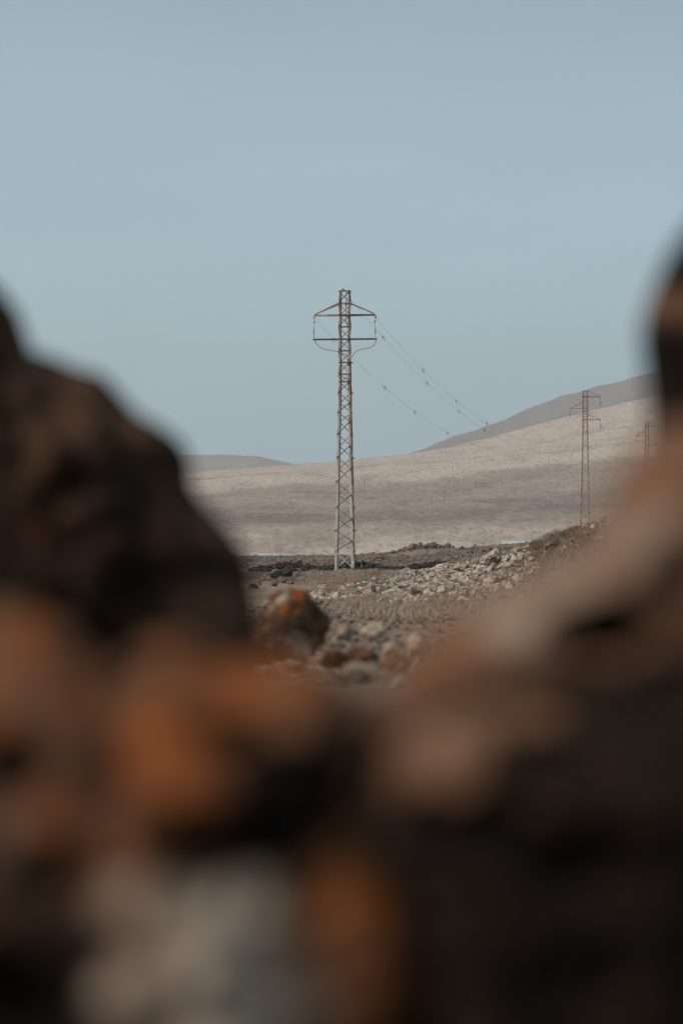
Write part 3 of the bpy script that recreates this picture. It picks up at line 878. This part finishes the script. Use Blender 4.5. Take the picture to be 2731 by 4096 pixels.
py1.part('top_cap', join([prism(box_profile(.08, .05), (-hb - .01, -.02, zz(1163) + .0), (hb + .01, -.02, zz(1163) + .0), (0, 1, 0), (0, 0, 1)),
                          prism(box_profile(.09, .09), (-.08, -.12, zz(1163) + .05), (-.08, .12, zz(1163) + .05), (1, 0, 0), (0, 0, 1))]), RUSTY)
def disc_stack(p, n, r, pitch, rod):
    prof = [(0, rod)]
    for i in range(n):
        z = i * pitch
        prof += [(z, rod), (z + pitch * .2, r), (z + pitch * .45, r), (z + pitch * .7, rod)]
    prof += [(n * pitch, rod)]
    pts = [np.asarray(p) + np.array([0, 0, -z]) for z, _ in prof]
    # nudge equal heights apart
    pts = [q + np.array([0, 0, -1e-4 * i]) for i, q in enumerate(pts)]
    return tube(pts, [r_ for _, r_ in prof], 12)
for sx in (-1, 1):
    jx = sx * 1.43
    py1.part('insulator', disc_stack((sx * 1.41, -.05, zz(1283)), 2, .032, .06, .022), PORCELAIN)
    py1.part('link_rod', tube([(sx * 1.415, -.05, zA - .10), (sx * 1.41, -.05, zz(1283)), (sx * 1.425, -.05, zz(1306))], .006, 6), WIREM)
    py1.part('surge_arrester', join([disc_stack((jx, -.05, zz(1320)), 5, .036, .032, .016), tube([(jx, -.05, zz(1304)), (jx, -.05, zz(1320))], [.008, .018], 8), tube([(jx, -.05, zz(1334)), (jx, -.05, zz(1358))], .014, 8)]), COPPER)
    py1.part('bar_clamp', prism(box_profile(.10, .06), (sx * 1.44, -.2, zB), (sx * 1.44, .2, zB), (1, 0, 0), (0, 0, 1)), RUSTY)
def jp(x, y): return ((1200 + x / 3.92 - 1378.5) / PXM, -.06, zz(1120 + y / 3.92))
py1.part('jumper_cable', tube(smooth_path([jp(232, 940), jp(245, 985), jp(280, 1025), (jp(330, 1060)), jp(400, 1088), jp(480, 1103), jp(560, 1116), jp(620, 1135), jp(690, 1160), jp(745, 1200), jp(790, 1290)], 6), .015, 8), COPPER, smooth=True)
cR = [jp(1196, 938), jp(1188, 985), jp(1165, 1025), jp(1120, 1058), jp(1040, 1078), jp(960, 1090), jp(890, 1117), jp(840, 1165), jp(805, 1225), jp(792, 1290)]
py1.part('jumper_cable', tube(smooth_path(cR, 6), .015, 8), COPPER, smooth=True)
# cables led down the right-hand side, and the clamps that hold them off
for off, dy in ((.035, -.10), (.05, .02), (.03, .12)):
    pts = [(py1.half(z) + off + .012 * math.sin(z * 3.1 + dy * 40), dy, z) for z in np.linspace(zz(1450), -.3, 60)]
    py1.part('down_cable', tube(pts, .016, 8), COPPER if dy < 0 else PORCELAIN, smooth=True)
for p in (1450, 1572, 1650, 1740, 1832, 1930, 2029, 2122, 2205):
    z = zz(p); h = py1.half(z)
    py1.part('cable_clamp', prism(box_profile(.16, .05), (h - .02, .02, z), (h + .085 + (.05 if p in (1450, 1572, 1832, 2029, 2122) else 0), .02, z), (0, 1, 0), (0, 0, 1)), PORCELAIN)
py1.part('middle_jumper', tube(smooth_path([(.07, 0, zz(1170)), (.06, 0, zz(1215)), (.05, -.03, zz(1262)), (.07, 0, zz(1290)), (.16, .05, zz(1310))], 6), .014, 6), PORCELAIN, smooth=True)
py1.part('middle_insulator', disc_stack((.06, 0, zz(1213)), 3, .04, .05, .018), PORCELAIN)
for sx, sy in ((-1, -1), (1, -1), (-1, 1), (1, 1)):
    hh = py1.half(0) - .03
    py1.part('footing', join([tube([(sx * hh, sy * hh, -.45), (sx * hh, sy * hh, -.02)], .17, 10)]), BROWN)

def far_pylon(cx_px, top_px, d, arms, label, lz):
    X0 = (cx_px - 1365.5) * d / F
    ztop = CAMZ + (HZ - top_px) * d / F
    z0 = lz
    H = ztop - z0
    pxm = F / d
    p = Pylon((X0, d, z0), math.radians(-12), H, H - 4.4, .54, 1.02, FARSTEEL, FARSTEEL, label)
    p.splices = []
    p.legs(.05, .009)
    n = 9
    p.head([H - .03 - i * 4.35 / 8 for i in range(n)], [H - .03 - i * 4.35 / 8 for i in range(n)], .032)
    zs = [H - 4.4]; 
    step = .60
    while zs[-1] - step > 0: zs.append(zs[-1] - step); step += .022
    p.body(zs + [0.0], .032)
    tips = []
    for side, apx, tpx in arms:
        za = H - (apx - top_px) / pxm; zt = H - (tpx - top_px) / pxm - .03
        t = p.arm(side, za, 1.32, zt, .06)
        b = t + np.array([side * .1, .10, -.95])
        p.part('insulator', join([tube([t + np.array([0, 0, -.1]), b], .014, 6), disc_stack(t * .45 + b * .55, 6, .05, .06, .014)]), PORCELAIN)
        tips.append(p.w(b))
    return p, tips
py2, T2 = far_pylon(2339, 1563, 259, [(1, 1588, 1564), (-1, 1633.5, 1610), (1, 1679, 1657)], 'smaller far lattice pylon with three staggered arms before the hill', ground_z(26.1, 259))
py3, T3 = far_pylon(2586.5, 1687, 350, [(1, 1706, 1688), (-1, 1743, 1725), (1, 1780, 1762)], 'furthest lattice pylon, half hidden behind the blurred right rock', -1.5)

# ---------------------------------------------------------------- conductors and markers
def catenary(a, b, sag, n=60):
    return [a + (b - a) * t - np.array([0, 0, 4 * sag * t * (1 - t)]) for t in np.linspace(0, 1, n)]
def to_px(p):
    return 1365.5 + p[0] * F / p[1], HZ - (p[2] - CAMZ) * F / p[1]
def fit_sag(a, b, px, py):
    best = None
    for s in np.linspace(0, 6, 121):
        pts = np.array([to_px(q) for q in catenary(a, b, s, 200)])
        e = abs(np.interp(px, pts[:, 0], pts[:, 1]) - py)
        if best is None or e < best[0]: best = (e, s)
    return best[1]
def wire(a, b, sag, label):
    link('power_line', mesh_np('power_line', *tube(catenary(a, b, sag), .0044, 6), True), WIREM, label=label, cat='wire')
    return catenary(a, b, sag, 400)
startL = py1.w(tipL + np.array([.02, .05, -.12])); startR = py1.w(tipR + np.array([.02, .05, -.12])); startT = py1.w((hb, hb, zz(1196)))
jobs = [(startL, T2[1], (1791, 1733), 'thin power line from the left arm of the near pylon', [(1337, 1), (1536, 0), (1657, 0), (1791, 1)], 'small marker on the left power line'),
        (startR, T2[0], (1945, 1693), 'thin power line from the right arm of the near pylon', [(1692, 0), (1822, 0), (1945, 1)], 'small marker on the right arm power line'),
        (startT, T2[2], (1934, 1716), 'thin power line from the top of the near pylon', [(1531, 0), (1708, 1), (1835, 1), (1934, 0)], 'small marker on the top power line')]
def marker_mesh():
    bits = [prism(box_profile(.05, .05), (-.03, 0, 0), (.03, 0, 0), (0, 1, 0), (0, 0, 1))]
    for a, l in ((.5, .16), (2.2, .13), (-1.1, .26), (-1.9, .2)):
        t = np.array([math.cos(a), .1, math.sin(a)])
        bits.append(prism(box_profile(.05, .012), t * .02, t * l, (0, 1, 0), np.cross(t, (0, 1, 0))))
    v, f = join(bits)
    m = mesh_np('line_marker', v, f, False); m.materials.append(DIVM); return m
MK = marker_mesh()
ordinal = ['nearest the pylon', 'second from the pylon', 'third from the pylon', 'furthest from the pylon']
for a, b, (px, py), lab, marks, mlab in jobs:
    s = fit_sag(a, b, px, py)
    pts = wire(a, b, s, lab)
    pxs = np.array([to_px(q)[0] for q in pts])
    for i, (mx, fl) in enumerate(marks):
        q = pts[int(np.argmin(np.abs(pxs - mx)))]
        link('line_marker', MK, None, label='%s, %s' % (mlab, 'furthest from the pylon' if i == len(marks) - 1 else ordinal[i]), cat='marker', loc=q, rot=(0, random.uniform(-.4, .4), fl * math.pi + random.uniform(-.4, .4)), scale=.85)
for k, (a, b) in enumerate(zip(T2, T3)):
    wire(a, b, 1.2, ['power line from the upper right arm of the middle pylon', 'power line from the left arm of the middle pylon', 'power line from the lower right arm of the middle pylon'][k])

# ---------------------------------------------------------------- low pale walls on the flats
WHITE = plain_material('pale_limewash', (0.56, 0.585, 0.59), (0.66, 0.68, 0.68), .6, .8, .2)
def low_wall(px0, px1, py_top, py_bot, d, taper, label):
    a, b = P(px0, py_top, d), P(px1, py_top + taper, d * .998)
    h = (py_bot - py_top) * d / F + .6
    t = .35
    base = [np.array([a[0], a[1], a[2] - h]), np.array([b[0], b[1], a[2] - h]), np.array([b[0], b[1] + t, a[2] - h]), np.array([a[0], a[1] + t, a[2] - h])]
    top = [q + np.array([0, 0, h if i in (0, 3) else b[2] - (a[2] - h)]) for i, q in enumerate(base)]
    f = [[0, 1, 5, 4], [1, 2, 6, 5], [2, 3, 7, 6], [3, 0, 4, 7], [4, 5, 6, 7], [3, 2, 1, 0]]
    org = base[0]
    root = link('low_wall', None, label=label, cat='wall', loc=org)
    link('wall', mesh_np('wall', [q - org for q in base + top], f, False), WHITE, root)
    cap = [q + np.array([0, sg, -.0]) for q, sg in zip(top, (-.04, -.04, .04, .04))]
    cap2 = [q + np.array([0, 0, .05]) for q in cap]
    link('coping', mesh_np('coping', [q - org + np.array([0, 0, .003]) for q in cap + cap2], f, False), WHITE, root)
low_wall(998, 1180, 2205, 2226, 292, 12, 'long low whitish wall at the left end of the flats')
low_wall(2008, 2124, 2160, 2190, 296, 0, 'short low pale blue wall before the hillside on the right')

# ---------------------------------------------------------------- haze
def haze():
    x0, x1, y0, y1, z0, z1 = -2600, 2600, -120, 4200, -9.0, 330.0
    v = [(x, y, z) for z in (z0, z1) for y in (y0, y1) for x in (x0, x1)]
    f = [[0, 2, 3, 1], [4, 5, 7, 6], [0, 1, 5, 4], [2, 6, 7, 3], [0, 4, 6, 2], [1, 3, 7, 5]]
    m = bpy.data.materials.new('haze_air'); m.use_nodes = True
    m.node_tree.nodes.clear()
    o = m.node_tree.nodes.new('ShaderNodeOutputMaterial'); vol = m.node_tree.nodes.new('ShaderNodeVolumePrincipled')
    vol.inputs['Density'].default_value = 2.7e-4
    vol.inputs['Color'].default_value = (.86, .91, 1, 1)
    vol.inputs['Anisotropy'].default_value = 0.2
    m.node_tree.links.new(vol.outputs[0], o.inputs['Volume'])
    link('haze', mesh_np('haze', v, f, False), m, kind='stuff', label='thin pale air between the camera and the hills', cat='haze')
haze()
